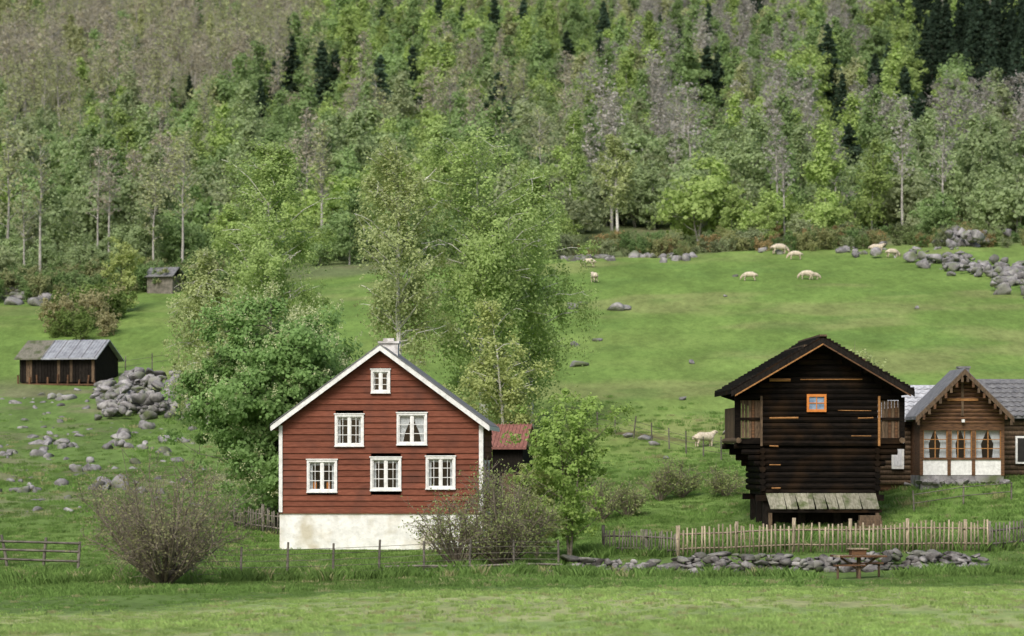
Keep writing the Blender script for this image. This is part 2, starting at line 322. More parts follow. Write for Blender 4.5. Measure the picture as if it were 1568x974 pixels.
# ------------------------------------------------------------ forest
p_round=lambda t:(math.sin(math.pi*min(1,max(0,t*.86+.12)))**.6)
p_birch=lambda t:(max(.05,math.sin(math.pi*min(1,t*.82+.14)))**.8)*(1-.25*t)
p_slim=lambda t:.95*(1-t)**.6*(.5+.5*min(1,t*4))+.06
p_dome=lambda t:math.sqrt(max(.03,1-t*t))
FB=M['forestbark']
protos=[tree(11,9,2.6,p_round,30,3200,.30,.13,.10,.5,.2,.24,FB,name='broadleaf'),
        tree(12,6.5,3.0,p_dome,34,3600,.30,.12,.02,.5,.2,.22,FB,stems=3,name='willow'),
        tree(13,11,2.1,p_birch,40,3000,.26,.11,.15,.7,.3,.22,FB,weep=.3,name='birch'),
        tree(14,12,1.8,p_slim,40,2600,.25,.11,.10,.8,.3,.22,FB,weep=.2,name='birch'),
        tree(15,10,1.7,p_birch,46,520,.20,.13,.3,1.0,.2,.2,FB,twigs=5,name='bare_birch'),
        tree(16,10,1.4,p_slim,40,300,.20,.13,.4,1.1,.1,.2,FB,twigs=5,name='bare_aspen'),
        spruce(17,11,2.0,'spruce'),spruce(18,10,1.6,'spruce'),spruce(19,9,2.1,'spruce',.75),
        tree(20,3.0,2.0,p_dome,26,1900,.22,.06,.0,.5,.1,.25,FB,stems=3,name='bush')]
rng=np.random.default_rng(21)
P=[];I=[];R_=[];S=[];T=[]
def addt(x,y,k,s,t,sxy=None):
    P.append((x,y,float(height(x,y))-.15)); I.append(k); R_.append(rng.uniform(0,6.28)); sx=s*(sxy or rng.uniform(.85,1.15)); S.append((sx,sx,s)); T.append(t)
fresh=np.array((.172,.225,.080)); mid=np.array((.122,.172,.074)); wil=np.array((.150,.190,.098)); bare=np.array((.195,.182,.145)); bud=np.array((.185,.20,.11)); spr=np.array((.042,.066,.044)); mauve=np.array((.175,.168,.16))  # forest tints paled, spruce lifted: distance haze painted into the colours
y=262.
while y<960:
    sp=np.interp(y,[264,330,600,960],[4.0,4.8,5.8,6.8])
    xs=np.arange((-260-784)/F*y,(1830-784)/F*y,sp)+rng.uniform(0,sp)
    for x in xs:
        xx=x+rng.uniform(-.5,.5)*sp; y2=y+rng.uniform(-.5,.5)*sp; u=784+F*xx/y2
        if u<784:
            if y2<np.interp(u,[0,300,784],[254,257,264])+8*(vnoise(xx,y2,8)): continue
        r=HR-(float(height(xx,y2))-ZC)*F/y2
        if 890<u<1050 and y2<296: continue
        if u>1040 and y2<274+5*math.sin(u/40): continue
        n=float(fnoise(xx,y2,24)); n_=float(vnoise(xx+700,y2,15)); q=rng.random()
        if rng.random()<.05+.12*(n_<.2): continue
        dr=u+(n-.5)*160-1370+max(0,(r-120))*-1.5
        if dr>0 and q<.9:
            k=6+rng.integers(0,3); addt(xx,y2,k,rng.uniform(1.0,1.7),spr*rng.uniform(.4,.85)); continue
        cs=float(vnoise(xx-400,y2+90,28))
        if y2>350 and q<(.12 if cs>.84 else .008)+.06*(u>900)*(r<170): addt(xx,y2,6+rng.integers(0,3),rng.uniform(.8,1.35),spr*rng.uniform(.7,1.3),1.1*rng.uniform(.9,1.4)); continue
        pb=.04
        if u<560: pb+=.9*np.clip((245-r)/60,0,1)*(n_>.22)*np.clip((560-u)/160,0,1)
        pb+=.8*np.clip((90-r)/50,0,1)*(n_>.28)
        if 900<u<1350 and r<150: pb+=.36
        pb+=.18*(n>.64)
        if rng.random()<pb:
            c=bare if rng.random()<.6 else bud
            if u>900: c=mauve*rng.uniform(.8,1.2)
            addt(xx,y2,4+rng.integers(0,2),rng.uniform(1.0,1.5),c*rng.uniform(.85,1.2))
            addt(xx+rng.normal(0,1.8),y2+rng.normal(0,1.8),4+rng.integers(0,2),rng.uniform(.9,1.3),c*rng.uniform(.85,1.2))
            if rng.random()<.45: addt(xx+1,y2-1,9,rng.uniform(.6,1.1),(mid*.55+bare*.45)*rng.uniform(.8,1.2))
            continue
        if r>225:
            k=[0,1,1,1,2,9][rng.integers(0,6)]
            c=wil if n_>.5 else (mid if n_>.3 else fresh*.95)
            if rng.random()<.12: c=bare*.4+mid*.6
            s=rng.uniform(.7,1.25)
        else:
            k=[0,2,2,3,0,1][rng.integers(0,6)]; c=fresh if n_>.38 else (mid if n_>.2 else bud)
            if rng.random()<.25: c=mid
            s=rng.uniform(.85,1.35)
        if y2<278: s*=.62; k=[0,1,1,9][rng.integers(0,4)]
        addt(xx,y2,k,s,c*rng.uniform(.8,1.18))
    y+=sp*.95
PA=np.array(P); UA=784+F*PA[:,0]/PA[:,1]; IA=np.array(I)
for u,tr,br in [(447,62,172),(493,72,180),(513,85,178),(578,92,185),(632,78,190),(182,140,215),(398,130,215),(467,205,262),(322,318,385),(755,50,110),(868,55,140),(970,45,120),(1083,78,190),(1098,90,188),(1267,45,200),(1290,120,215),(1385,110,230),(1410,150,250),(1340,90,180),(925,25,90),(1003,45,110),(1045,75,140),(1300,198,312),(1420,95,180),(190,0,45),(1165,0,70),(210,60,110),(290,125,185)]:
    y_=yrow(u,br-8,262); k=6+rng.integers(0,2); x=X(u,y_); zg=float(height(x,y_)); hgt=(br-tr)/F*y_
    if u==1300: k=8
    s=hgt/(11,10,9)[k-6]; sx=s*rng.uniform(1.35,1.7)
    P.append((x,y_,zg)); I.append(k); R_.append(rng.uniform(0,6)); S.append((sx,sx,s)); T.append(spr*rng.uniform(.65,1.0))
    m_=(IA<6)&(y_-PA[:,1]>-3)&(y_-PA[:,1]<50)&(np.abs(UA-u)<19)
    for j in np.nonzero(m_)[0]:
        dy=y_-PA[j,1]; I[j]=9; k9=.6+.9*dy/50; S[j]=(k9,k9,k9)
scatter('hillside_forest',protos,P,I,R_,S,T); print('forest',len(P))
P=[];I=[];R_=[];S=[];T=[]
jun=tree(31,1.4,1.1,p_round,30,1500,.13,.04,.0,.9,.0,.22,M['twig'],stems=3,name='juniper')
for i in range(230):
    u=rng.uniform(860,1640); yb=263+rng.uniform(0,14)
    if rng.random()<.5: u=rng.choice([905,1000,1140,1165,1260,1340,1480])+rng.normal(0,24); yb=261+rng.uniform(0,8)
    c=[(.10,.13,.055),(.14,.15,.07),(.165,.13,.065),(.075,.115,.045),(.12,.14,.08)][rng.integers(0,5)]
    addt(X(u,yb),yb,0,rng.uniform(.3,.95),np.array(c)*rng.uniform(.8,1.2),rng.uniform(.6,1.3))
for i in range(150):
    u=rng.uniform(-60,420); yb=np.interp(u,[0,300,420],[244,248,252])+rng.uniform(-1,8)
    addt(X(u,yb),yb,0,rng.uniform(.5,1.2),np.array([(.10,.14,.06),(.13,.14,.07),(.08,.12,.045)][rng.integers(0,3)]))
for i in range(40):
    u=rng.normal(142,32); yb=222+(u-90)*.10+rng.normal(0,5)
    addt(X(u,yb),yb,0,rng.uniform(.5,1.4),np.array([(.10,.14,.045),(.17,.16,.09),(.08,.11,.035)][rng.integers(0,3)]))
scatter('juniper_thicket',[jun],P,I,R_,S,T)
# ------------------------------------------------------------ hero trees
lm=lambda n,c,v=.22,s=.8:leafmat(n,c,v,s,gain=GL)
Lb=lm('birch_leaf',(.180,.235,.092)); Lb2=lm('birch_leaf_grey',(.200,.230,.112)); Ly=lm('birch_leaf_young',(.205,.235,.095)); Lc=lm('bird_cherry_leaf',(.118,.186,.068)); Lg=lm('fresh_leaf',(.155,.218,.064))
BB=M['birchbark']
place(tree(41,17.3,4.2,p_birch,80,26000,.14,.24,.25,.9,.45,.12,BB,Lb,weep=.5,name='birch_tree'),'birch_tree',412,185)
place(tree(42,18.5,3.2,p_birch,75,19000,.135,.26,.25,1.1,.45,.12,BB,Lb2,weep=.6,wob_=.004,name='birch_tree'),'birch_tree',612,165)
place(tree(43,18.9,4.1,p_round,100,38000,.14,.26,.16,.9,.45,.12,BB,Lb,weep=.7,stems=2,name='birch_tree'),'birch_tree',742,170)
place(tree(44,16.3,3.5,p_birch,75,24000,.14,.22,.12,.9,.5,.13,BB,Lb,weep=.7,name='birch_tree'),'birch_tree',812,174)
place(tree(45,10.7,2.6,p_birch,60,13000,.13,.15,.15,.8,.4,.13,BB,Ly,weep=.3,stems=2,name='birch_tree'),'birch_tree',778,149)
place(tree(46,11.2,3.0,p_birch,60,13000,.14,.14,.15,.5,.7,.13,BB,Lb2,weep=1.1,name='birch_tree'),'birch_tree',318,180)
place(tree(47,10.8,2.0,p_birch,46,6000,.18,.18,.33,.8,.3,.16,BB,Lb2,weep=.4,name='birch_tree'),'birch_tree',946,277)
place(tree(48,13.5,2.1,p_slim,46,7000,.18,.18,.2,.8,.3,.16,BB,Lb,weep=.4,name='birch_tree'),'birch_tree',872,284)
place(tree(49,5.6,1.7,p_round,36,4500,.16,.10,.05,.8,.1,.18,M['bark'],Ly,name='willow_tree'),'willow_tree',188,234)
place(tree(50,11.0,3.95,p_round,155,80000,.155,.24,.02,.5,.30,.14,M['bark'],Lc,stems=4,blossom=15000,qmin=.45,name='bird_cherry_tree'),'bird_cherry_tree',418,140)
place(tree(51,6.8,2.0,p_round,64,11000,.12,.08,.05,.8,.1,.14,M['twig'],Lg,stems=4,name='rowan_tree'),'rowan_tree',872,122.5)
place(tree(53,4.6,1.7,p_dome,46,4200,.12,.06,.05,.8,.1,.14,M['twig'],Ly,stems=4,name='rowan_tree'),'rowan_tree',822,124.5)
place(tree(52,5.6,1.9,p_round,50,8000,.12,.05,.03,.8,.1,.16,M['twig'],Ly,stems=4,name='young_rowan_tree'),'young_rowan_tree',695,153)
place(tree(54,6.6,1.8,p_round,40,3500,.13,.07,.1,.8,.1,.16,M['twig'],Lb2,stems=3,name='young_rowan_tree'),'young_rowan_tree',1308,160)
olv=lm('bud_leaf',(.150,.150,.082)); olg=lm('bud_leaf_green',(.150,.175,.075))
place(shrub(61,4.9,3.5,'lilac_shrub',64,15,6500,olv,.08,r0=.06),'lilac_shrub',252,111)
place(shrub(62,4.1,2.4,'lilac_shrub',54,12,5200,olg,.08,r0=.05),'lilac_shrub',772,120.5)
place(shrub(63,3.1,2.1,'lilac_shrub',34,12,2200,olg,.075,r0=.045),'lilac_shrub',700,121)
for k,(u,y_,h_) in enumerate([(1010,146,2.2),(1045,147,2.0),(1110,146,1.7),(920,140,2.4),(960,141,1.8)]):
    place(shrub(70+k,h_,h_*.6,'currant_shrub',22,8,1400,olg,.08,r0=.02),'currant_shrub',u,y_)
# ------------------------------------------------------------ rocks
import bmesh
bm=bmesh.new(); bmesh.ops.create_icosphere(bm,subdivisions=2,radius=1); IV=np.array([v.co[:] for v in bm.verts]); IF=np.array([[v.index for v in f.verts] for f in bm.faces]); bm.free()
def rock(rng,sz,fl=(1,1,.7)):
    v=IV.copy()
    for k in range(11):
        n=rng.normal(size=3); n/=np.linalg.norm(n); d=rng.uniform(.35,.8); e=np.maximum(0,v@n-d); v-=n*e[:,None]
    v*=np.array(fl)*rng.uniform(.7,1.3,3)*sz*1.15
    a=rng.uniform(0,6.28); c,s=math.cos(a),math.sin(a); R=np.array([[c,-s,0],[s,c,0],[0,0,1]]); b_=rng.normal(0,.25); R2=np.array([[1,0,0],[0,math.cos(b_),-math.sin(b_)],[0,math.sin(b_),math.cos(b_)]])
    return v@R2.T@R.T
def rocks(name,lst,mat='stone',seed=0,fl=(1,1,.7)):
    r=np.random.default_rng(seed); A=Acc()
    for x,y,dz,s in lst: A.add(rock(r,s,fl)+[x,y,float(height(x,y))+dz],IF,0)
    return link(bpy.data.objects.new(name,A.mesh(name,[M[mat]])))
r=np.random.default_rng(5)
A=Acc()
for x in np.arange(X(872,119.5),X(1508,119.5),.30):
    u=784+F*x/119.5
    z0=float(height(x,118.3)); z1=float(height(x,121.2))+.10+.12*math.sin(x*.9); hh=max(z1-z0,.5)
    lay=int(hh/.17)+1
    for k in range(lay):
        if r.random()<.10: continue
        s=r.uniform(.12,.34); A.add(rock(r,s,(1.35,.9,.6))+[x+r.normal(0,.10),118.8+k*.20+r.normal(0,.10),z0+.08+hh*k/lay+r.normal(0,.04)],IF,0)
link(bpy.data.objects.new('dry_stone_wall',A.mesh('dry_stone_wall',[M['wallstone']])))
rocks('tumbled_stone_wall',[(x,117.2+ r.normal(0,.25),.03,r.uniform(.12,.28)) for x in np.arange(X(225,117),X(880,117),.33) if r.random()<.5],'wallstone',8,(1.3,1,.6))
lst=[]
for i in range(260):
    u=r.uniform(145,312); y_=r.uniform(182,199); t=1-abs((u-232)/95)
    lst.append((X(u,y_),y_,r.uniform(0,1.3)*max(0,t)+.05,r.uniform(.2,.65)))
for i in range(150):
    u=r.uniform(-20,310); y_=r.uniform(144,200); lst.append((X(u,y_),y_,-.03,r.uniform(.10,.42)))
for u,row,s in [(85,605,.8),(40,745,.8),(170,745,.9),(175,665,.7),(180,680,.8),(70,670,.7),(255,670,.7),(255,690,.6),(100,680,.5),(10,690,.5),(130,715,.6),(225,650,.7),(55,690,.7)]:
    y_=yrow(u,row+8,125)
    for q in range(4): lst.append((X(u,y_)+r.normal(0,s*.7),y_+r.normal(0,.5),.08,s*r.uniform(.4,.8)))
rocks('boulder_pile',lst,'stone',9)
lst=[]
for u,row,s in [(877,468,.65),(940,470,.85),(955,471,.5),(885,556,.55),(878,528,.4),(915,520,.3),(990,672,.4),(960,665,.3),(1060,552,.3),(820,560,.4),(1045,610,.35),(1110,450,.25),(545,800,.2),(892,462,.4),(1125,420,.3),(1405,470,.2),(1360,740,.3),(1390,742,.35),(1110,660,.25),(1000,680,.35),(1020,700,.2)]:
    y_=yrow(u,row+5,125); lst.append((X(u,y_),y_,.08,s))
rocks('field_boulder',lst,'stone',10,(1.3,1,.6))
lst=[]
for i in range(170):
    u=1575-abs(r.normal(0,75)); y_=np.interp(u,[1325,1575],[258,236])+r.normal(0,3.6); lst.append((X(u,y_),y_,r.uniform(0,.6),r.uniform(.15,.7)))
for i in range(22):
    u=r.uniform(1300,1480); y_=257+r.normal(0,2); lst.append((X(u,y_),y_,.02,r.uniform(.15,.4)))
for i in range(45):
    u=1480+r.normal(0,22); y_=263+r.normal(0,2); lst.append((X(u,y_),y_,r.uniform(.2,1.4),r.uniform(.4,.8)))
for c_,nn_ in ((890,20),(925,12),(1000,12),(1050,7),(1290,8),(1160,5)):
    for i in range(nn_): u=c_+r.normal(0,16); y_=260+r.normal(0,3); lst.append((X(u,y_),y_,0.08,r.uniform(.2,.65)))
for i in range(80):
    u=r.uniform(-20,150); y_=247+r.normal(0,2.5); lst.append((X(u,y_),y_,.1,r.uniform(.25,.9)))
rocks('clearance_cairn',lst,'stone',11)
# ------------------------------------------------------------ building kit
class Bld:
    def __init__(s,name,u,y,z,yaw):
        s.e=link(bpy.data.objects.new(name,None)); s.e.location=(X(u,y),y,z); s.e.rotation_euler=(0,0,math.radians(yaw)); s.p={}
    def poly(s,part,V,Fc,mat):
        d=s.p.setdefault(part,([],[],[],[])); n=len(d[0]); d[0].extend([tuple(v) for v in V])
        if mat not in d[3]: d[3].append(mat)
        for f in Fc: d[1].append([i+n for i in f]); d[2].append(d[3].index(mat))
    def box(s,part,x0,x1,y0,y1,z0,z1,mat):
        s.poly(part,[(x0,y0,z0),(x1,y0,z0),(x1,y1,z0),(x0,y1,z0),(x0,y0,z1),(x1,y0,z1),(x1,y1,z1),(x0,y1,z1)],[(0,3,2,1),(4,5,6,7),(0,1,5,4),(1,2,6,5),(2,3,7,6),(3,0,4,7)],mat)
    def prism(s,part,P,d,mat):
        n=len(P); Q=[tuple(np.array(p)+np.array(d)) for p in P]
        s.poly(part,list(P)+Q,[tuple(range(n))[::-1],tuple(range(n,2*n))]+[(i,(i+1)%n,(i+1)%n+n,i+n) for i in range(n)],mat)
    def log(s,part,a,b,rad,mat,sides=8):
        A=Acc(); A.tube([a,b],[rad,rad],sides); V=A.V[0]; Fc=[tuple(f) for f in A.F[0][0]]
        n=sides; Fc+= [tuple(range(n)),tuple(range(n,2*n))[::-1]]; s.poly(part,V,Fc,mat)
    def window(s,part,x0,x1,z0,z1,y,cols=2,rows=3,cas=.13,fm='white',cur='side',sub=True,gm='glass'):
        t=.07
        s.box(part,x0-cas,x0,y-t,y+.06,z0-cas*.8,z1+cas,fm); s.box(part,x1,x1+cas,y-t,y+.06,z0-cas*.8,z1+cas,fm)
        s.box(part,x0-cas*1.4,x1+cas*1.4,y-t-.03,y+.05,z1+cas,z1+cas+.05,fm)
        s.box(part,x0,x1,y-t,y+.06,z1,z1+cas,fm); s.box(part,x0,x1,y-t,y+.06,z0-cas*.8,z0,fm); s.box(part,x0-cas*1.2,x1+cas*1.2,y-t-.05,y+.05,z0-cas*.8-.05,z0-cas*.8,fm)
        f=.045; ys=y-.015
        xm=(x0+x1)/2
        s.box(part,xm-.04,xm+.04,ys-.02,ys+.04,z0,z1,fm)
        for a,b in ((x0,xm-.04),(xm+.04,x1)):
            s.box(part,a,a+f,ys,ys+.04,z0,z1,fm); s.box(part,b-f,b,ys,ys+.04,z0,z1,fm); s.box(part,a+f,b-f,ys,ys+.04,z0,z0+f,fm); s.box(part,a+f,b-f,ys,ys+.04,z1-f,z1,fm)
            for k in range(1,rows):
                zz=z0+(z1-z0)*k/rows; s.box(part,a+f,b-f,ys+.004,ys+.034,zz-.014,zz+.014,fm)
            if sub: c=(a+b)/2; s.box(part,c-.012,c+.012,ys+.007,ys+.031,z0+f,z1-f,fm)
        s.poly(part,[(x0,ys+.045,z0),(x1,ys+.045,z0),(x1,ys+.045,z1),(x0,ys+.045,z1)],[(0,1,2,3)],gm)
        s.poly(part,[(x0-.05,y+.9,z0-.05),(x1+.05,y+.9,z0-.05),(x1+.05,y+.9,z1+.05),(x0-.05,y+.9,z1+.05),(x0-.05,y+.07,z0-.05),(x1+.05,y+.07,z0-.05),(x1+.05,y+.07,z1+.05),(x0-.05,y+.07,z1+.05)],[(0,1,2,3),(0,1,5,4),(1,2,6,5),(2,3,7,6),(3,0,4,7)],'dark')
        w=x1-x0;h=z1-z0; yc=y+.12
        if cur=='side':
            for a,b in ((x0,x0+w*.13),(x1-w*.13,x1)): s.poly(part,[(a,yc,z0),(b,yc,z0),(b,yc,z1),(a,yc,z1)],[(0,1,2,3)],'curtain')
            s.poly(part,[(x0,yc-.01,z1-h*.12),(x1,yc-.01,z1-h*.12),(x1,yc-.01,z1),(x0,yc-.01,z1)],[(0,1,2,3)],'curtain')
        if cur=='V':
            s.poly(part,[(x0,yc,z1),(xm,yc,z1),(x0+w*.22,yc,z0+h*.35),(x0+w*.15,yc,z0),(x0,yc,z0)],[(0,1,2,3,4)],'curtain')
            s.poly(part,[(x1,yc,z1),(xm,yc,z1),(x1-w*.22,yc,z0+h*.35),(x1-w*.15,yc,z0),(x1,yc,z0)],[(0,1,2,3,4)],'curtain')
    def finish(s):
        for k,(V,Fc,mi,mt) in s.p.items():
            me=bpy.data.meshes.new(k); me.from_pydata([tuple(map(float,v)) for v in V],[],Fc)
            for m in mt: me.materials.append(M[m])
            me.polygons.foreach_set('material_index',mi); me.update(); link(bpy.data.objects.new(k,me),s.e)
    def boards(s,part,xr,z0,z1,y,h,mat,holes=(),seed=0,axis='x',sgn=1):
        r=np.random.default_rng(seed); z=z0
        while z<z1-.02:
            zt=min(z+h*r.uniform(.9,1.1),z1); a0,b0=xr(z); a1,b1=xr(zt)
            segs=[(a0,b0,a1,b1)]
            for hx0,hx1,hz0,hz1 in holes:
                if hz0<zt-.02 and hz1>z+.02:
                    ns=[]
                    for (p,q,p1,q1) in segs:
                        if hx0<q and hx1>p: ns+=[(p,hx0,p1,hx0),(hx1,q,hx1,q1)]
                        else: ns.append((p,q,p1,q1))
                    segs=ns
            j=r.uniform(-.012,.012)
            for p,q,p1,q1 in segs:
                if q-p<.02: continue
                V=[(p,y-.06+j,z),(q,y-.06+j,z),(max(q1,p1),y-.008,zt),(p1,y-.008,zt),(p,y+.02,z),(q,y+.02,z)]
                if axis=='y': V=[(sgn*(-b_)+y*0,a_,c_) for a_,b_,c_ in [(v[0],v[1]-y,v[2]) for v in V]]; V=[(v[0]+y,v[1],v[2]) for v in V]
                s.poly(part,V,[(0,1,2,3),(0,4,5,1)],mat)
            z=zt
# ------------------------------------------------------------ red house
h=Bld('red_wooden_house',583,130,0.0,-2.5)
W=4.52; zb=1.68; ze=5.62; za=8.95; D=8.5
def gab(z):
    if z<=ze: return (-W,W)
    t=(z-ze)/(za-ze); return (-W*(1-t),W*(1-t))
h.box('foundation',-W-.03,W+.03,.02,D,-1.0,zb,'limewash')
h.box('foundation',-W-.05,W+.05,-.05,.019,zb-.06,zb+.02,'red')
px=34.2
wins=[]
def wpx(cx,cy,w,hh):
    return ((cx-w/2-583)/px,(cx+w/2-583)/px,(842-cy-hh/2)/px,(842-cy+hh/2)/px)
spec=[(583,584,23,29,'small'),(535,659,38,42,'side'),(631,657,40,42,'V'),(493,729,40,43,'side'),(591,726,41,44,'side'),(675,724,39,43,'side')]
holes=[]
for cx,cy,w,hh,c in spec:
    a=wpx(cx,cy,w,hh); wins.append((a,c)); holes.append((a[0]-.07,a[1]+.07,a[2]-.05,a[3]+.07))
h.boards('front_wall',gab,zb,za-.02,0,.27,'red',holes,1)
for (a,c) in wins: h.window('window_%d'%(len(h.p)),*a,-.045,rows=3,cur='V' if c=='V' else 'side',sub=(c=='side'),cas=.095)
a=wins[3][0]
for k in range(3): xq=a[0]+.18+k*.3; h.box('lamp_glow',xq,xq+.16,.02,.08,a[2]+.05,a[2]+.38,'orange')  # orange boxes behind the panes, lamp glow put in as plain colour
h.boards('side_wall',lambda z:(0,D),zb,ze,W,.27,'red',[(1.6,2.6,2.6,3.9),(4.6,5.6,2.6,3.9)],2,'y')
h.poly('inner_wall',[(-W,D,zb),(W,D,zb),(W,D,ze),(0,D,za),(-W,D,ze)],[(0,1,2,3,4)],'red'); h.poly('inner_wall',[(-W,0.1,zb),(-W,D,zb),(-W,D,ze),(-W,0.1,ze)],[(0,1,2,3)],'red')
for y0 in (1.6,4.6):
    h.box('side_window',W+.03,W+.08,y0-.1,y0+1.1,2.5,4.0,'white'); h.box('side_window',W+.081,W+.085,y0+.05,y0+.95,2.65,3.85,'dark')
    h.box('side_window',W+.086,W+.1,y0+.46,y0+.54,2.65,3.85,'white')
for sx in (-1,1):
    x0,x1=sorted((sx*(W+.05),sx*(W-.11))); h.box('corner_board',x0,x1,-.11,-.075,zb,ze-.05,'white')
h.box('corner_board',W+.051,W+.08,-.11,.12,zb,ze-.05,'white')
sl=(za-ze)/W; ov=.36; ey=-.45
for sx in (-1,1):
    xe=sx*(W+ov); zE=ze-ov*sl+.06; zA=za+.06
    h.prism('roof',[(0,ey,zA),(xe,ey,zE),(xe,ey,zE+.16),(0,ey,zA+.16)],(0,D+.8,0),'slate')
    h.prism('bargeboard',[(0,ey-.04,zA-.10),(xe,ey-.04,zE-.10),(xe,ey-.04,zE+.15),(0,ey-.04,zA+.15)],(0,.037,0),'white')
    h.prism('bargeboard',[(0,ey-.07,zA+.15),(xe+sx*.04,ey-.07,zE+.15),(xe+sx*.04,ey-.07,zE+.20),(0,ey-.07,zA+.20)],(0,.12,0),'slate')
    h.box('eave_board',min(xe,xe+sx*.03),max(xe,xe+sx*.03),ey,D+.3,zE-.06,zE+.13,'white')
h.box('chimney',-.35,.5,3.2,4.0,za-.5,za+.42,'brick'); h.box('chimney',-.42,.57,3.13,4.07,za+.42,za+.52,'brick'); h.box('chimney',-.2,.3,3.4,3.8,za+.52,za+.66,'brick')
h.finish()
b=Bld('red_roofed_outhouse',778,146,H1(778,146),-10)
b.box('walls',-.8,.75,0,3,-.5,3.3,'blackwood'); b.box('door',-.3,.4,-.05,-.003,.1,2.0,'plank')
b.prism('roof',[(-1.0,-.4,3.2),(1.0,-.4,3.2),(1.0,1.4,4.35),(-1.0,1.4,4.35)],(0,0,.12),'redtile'); b.prism('roof',[(-1.0,3.4,3.2),(1.0,3.4,3.2),(1.0,1.4,4.35),(-1.0,1.4,4.35)],(0,0,.12),'redtile')
for k in range(11): x=-.95+k*.19; b.prism('roof_tiles',[(x,-.42,3.33),(x+.05,-.42,3.33),(x+.05,1.39,4.49),(x,1.39,4.49)],(0,0,.03),'redtile')
b.finish()
# ------------------------------------------------------------ stabbur
gz=ZC-100/F*131
s=Bld('log_storehouse',1255,131,gz,2)
lw=2.6; zf=1.25; zu=3.35; ze=5.75; za=8.05; D=5.2
r=np.random.default_rng(4)
def logs(part,x0f,x1f,y,z0,z1,rad,mat,ext=.0):
    z=z0+rad
    while z<z1:
        a=x0f(z)-ext*r.uniform(.6,1.2); b_=x1f(z)+ext*r.uniform(.6,1.2)
        if b_-a>.1: s.log(part,(a,y+r.normal(0,.012),z),(b_,y+r.normal(0,.012),z+r.normal(0,.01)),rad*1.15,mat)
        z+=rad*2
for x in (-2.4,-.8,.8,2.4):
    for y in (.2,2.5,4.8): s.box('stilts',x-.17,x+.17,y-.17,y+.17,-.6,zf-.25,'blackwood')
s.box('sill_beam',-2.9,2.9,-.12,.2,zf-.28,zf,'tarlog'); s.box('sill_beam',-2.9,2.9,4.9,5.2,zf-.28,zf,'tarlog')
s.box('underfloor_shade',-2.5,2.5,.6,.7,-.5,zf-.26,'blackwood')  # black sheet added for the shade in the gap under the floor
s.box('core_wall',-lw+.05,lw-.05,.1,D,zf,ze,'blackwood')
slp=(za-ze)/3.95
for yg in (0.0,D-.1): s.prism('gable_wall',[(-3.9,yg,za+.10-slp*3.9),(-3.9,yg,za+.0-slp*3.9),(-lw,yg,ze-.4),(lw,yg,ze-.4),(3.9,yg,za-slp*3.9),(3.9,yg,za+.10-slp*3.9),(0,yg,za+.10)],(0,.08,0),'blackwood')
logs('lower_front_logs',lambda z:-lw,lambda z:lw,0,zf,zu,.13,'tarlog',ext=.08)
for sx in (-1,1):
    z=zf+.3
    while z<zu: s.log('lower_side_logs',(sx*lw,-.22,z),(sx*lw,D+.2,z),.14,'tarlog'); z+=.28
    for k in range(5):
        e=.10+.20*k+.02*k*k
        for y in (0.0,D-.2): 
            s.log('bracket',(sx*(lw-.1),y+.02,zu-.95+k*.26),(sx*(lw+e+.05),y+.02,zu-.95+k*.26),.13,'tarlog')
    s.box('gallery_sill',min(sx*2.5,sx*3.78),max(sx*2.5,sx*3.78),-.2,.15,zu+.2,zu+.45,'tarlog')
    s.log('gallery_beam',(sx*3.70,-.35,zu+.35),(sx*3.70,D+.4,zu+.35),.13,'plank')
    n=7
    for k in range(n):
        x=sx*(2.72+k*.15); s.box('gallery_planks',x-.066,x+.066,-.06+r.normal(0,.008),-.02,zu+.46,ze-.25,'plank' if r.random()<.7 else 'brownlog')
    for k in range(34): yk=.05+k*.155; s.box('gallery_planks',sx*3.70-.02,sx*3.70+.02,yk,yk+.13,zu+.46,ze-.55,'plank')
    s.box('gallery_post',sx*3.72-.12,sx*3.72+.12,-.14,.1,zu+.46,ze-.1,'tarlog')
    s.box('gallery_post',sx*2.66-.05,sx*2.66+.05,-.27,-.17,zu+.1,ze-.05,'ochrelog' if sx>0 else 'plank')
    s.box('gallery_rail',min(sx*2.72,sx*3.60),max(sx*2.72,sx*3.60),-.13,-.065,zu+1.25,zu+1.38,'tarlog')
half=lambda z: (lw if z<ze-.3 else min(3.75,(za-.25-z)/slp))
logs('upper_front_logs',lambda z:-half(z),lambda z:half(z),-.10,zu+.1,za-.35,.13,'tarlog',ext=0.0)
for (x0,x1,z,rr) in [(-2.3,-1.35,6.42,.075),(-.9,1.9,6.44,.025),(-2.3,-1.0,4.70,.05),(.8,2.3,5.05,.018),(1.7,2.4,4.7,.03),(-2.3,-1.9,3.45,.035),(-2.3,-1.8,2.6,.025),(-2.2,-1.8,1.55,.035),(1.4,2.3,3.9,.018)]:
    s.log('ochre_streaks',(x0,-.245,z),(x1,-.245,z+r.normal(0,.02)),rr,'ochrelog',6)  # thin ochre strips along parts of the dark log front
s.box('window',-.62,-.52,-.36,-.2,4.98,5.78,'orange'); s.box('window',.16,.26,-.36,-.2,4.98,5.78,'orange'); s.box('window',-.52,.16,-.36,-.2,4.98,5.1,'orange'); s.box('window',-.52,.16,-.36,-.2,5.66,5.78,'orange')
s.box('window',-.52,.16,-.30,-.25,5.1,5.66,'blueglass'); s.box('window',-.2,-.16,-.33,-.301,5.1,5.66,'orange'); s.box('window',-.52,-.2,-.328,-.301,5.36,5.40,'orange'); s.box('window',-.16,.16,-.328,-.301,5.36,5.40,'orange')
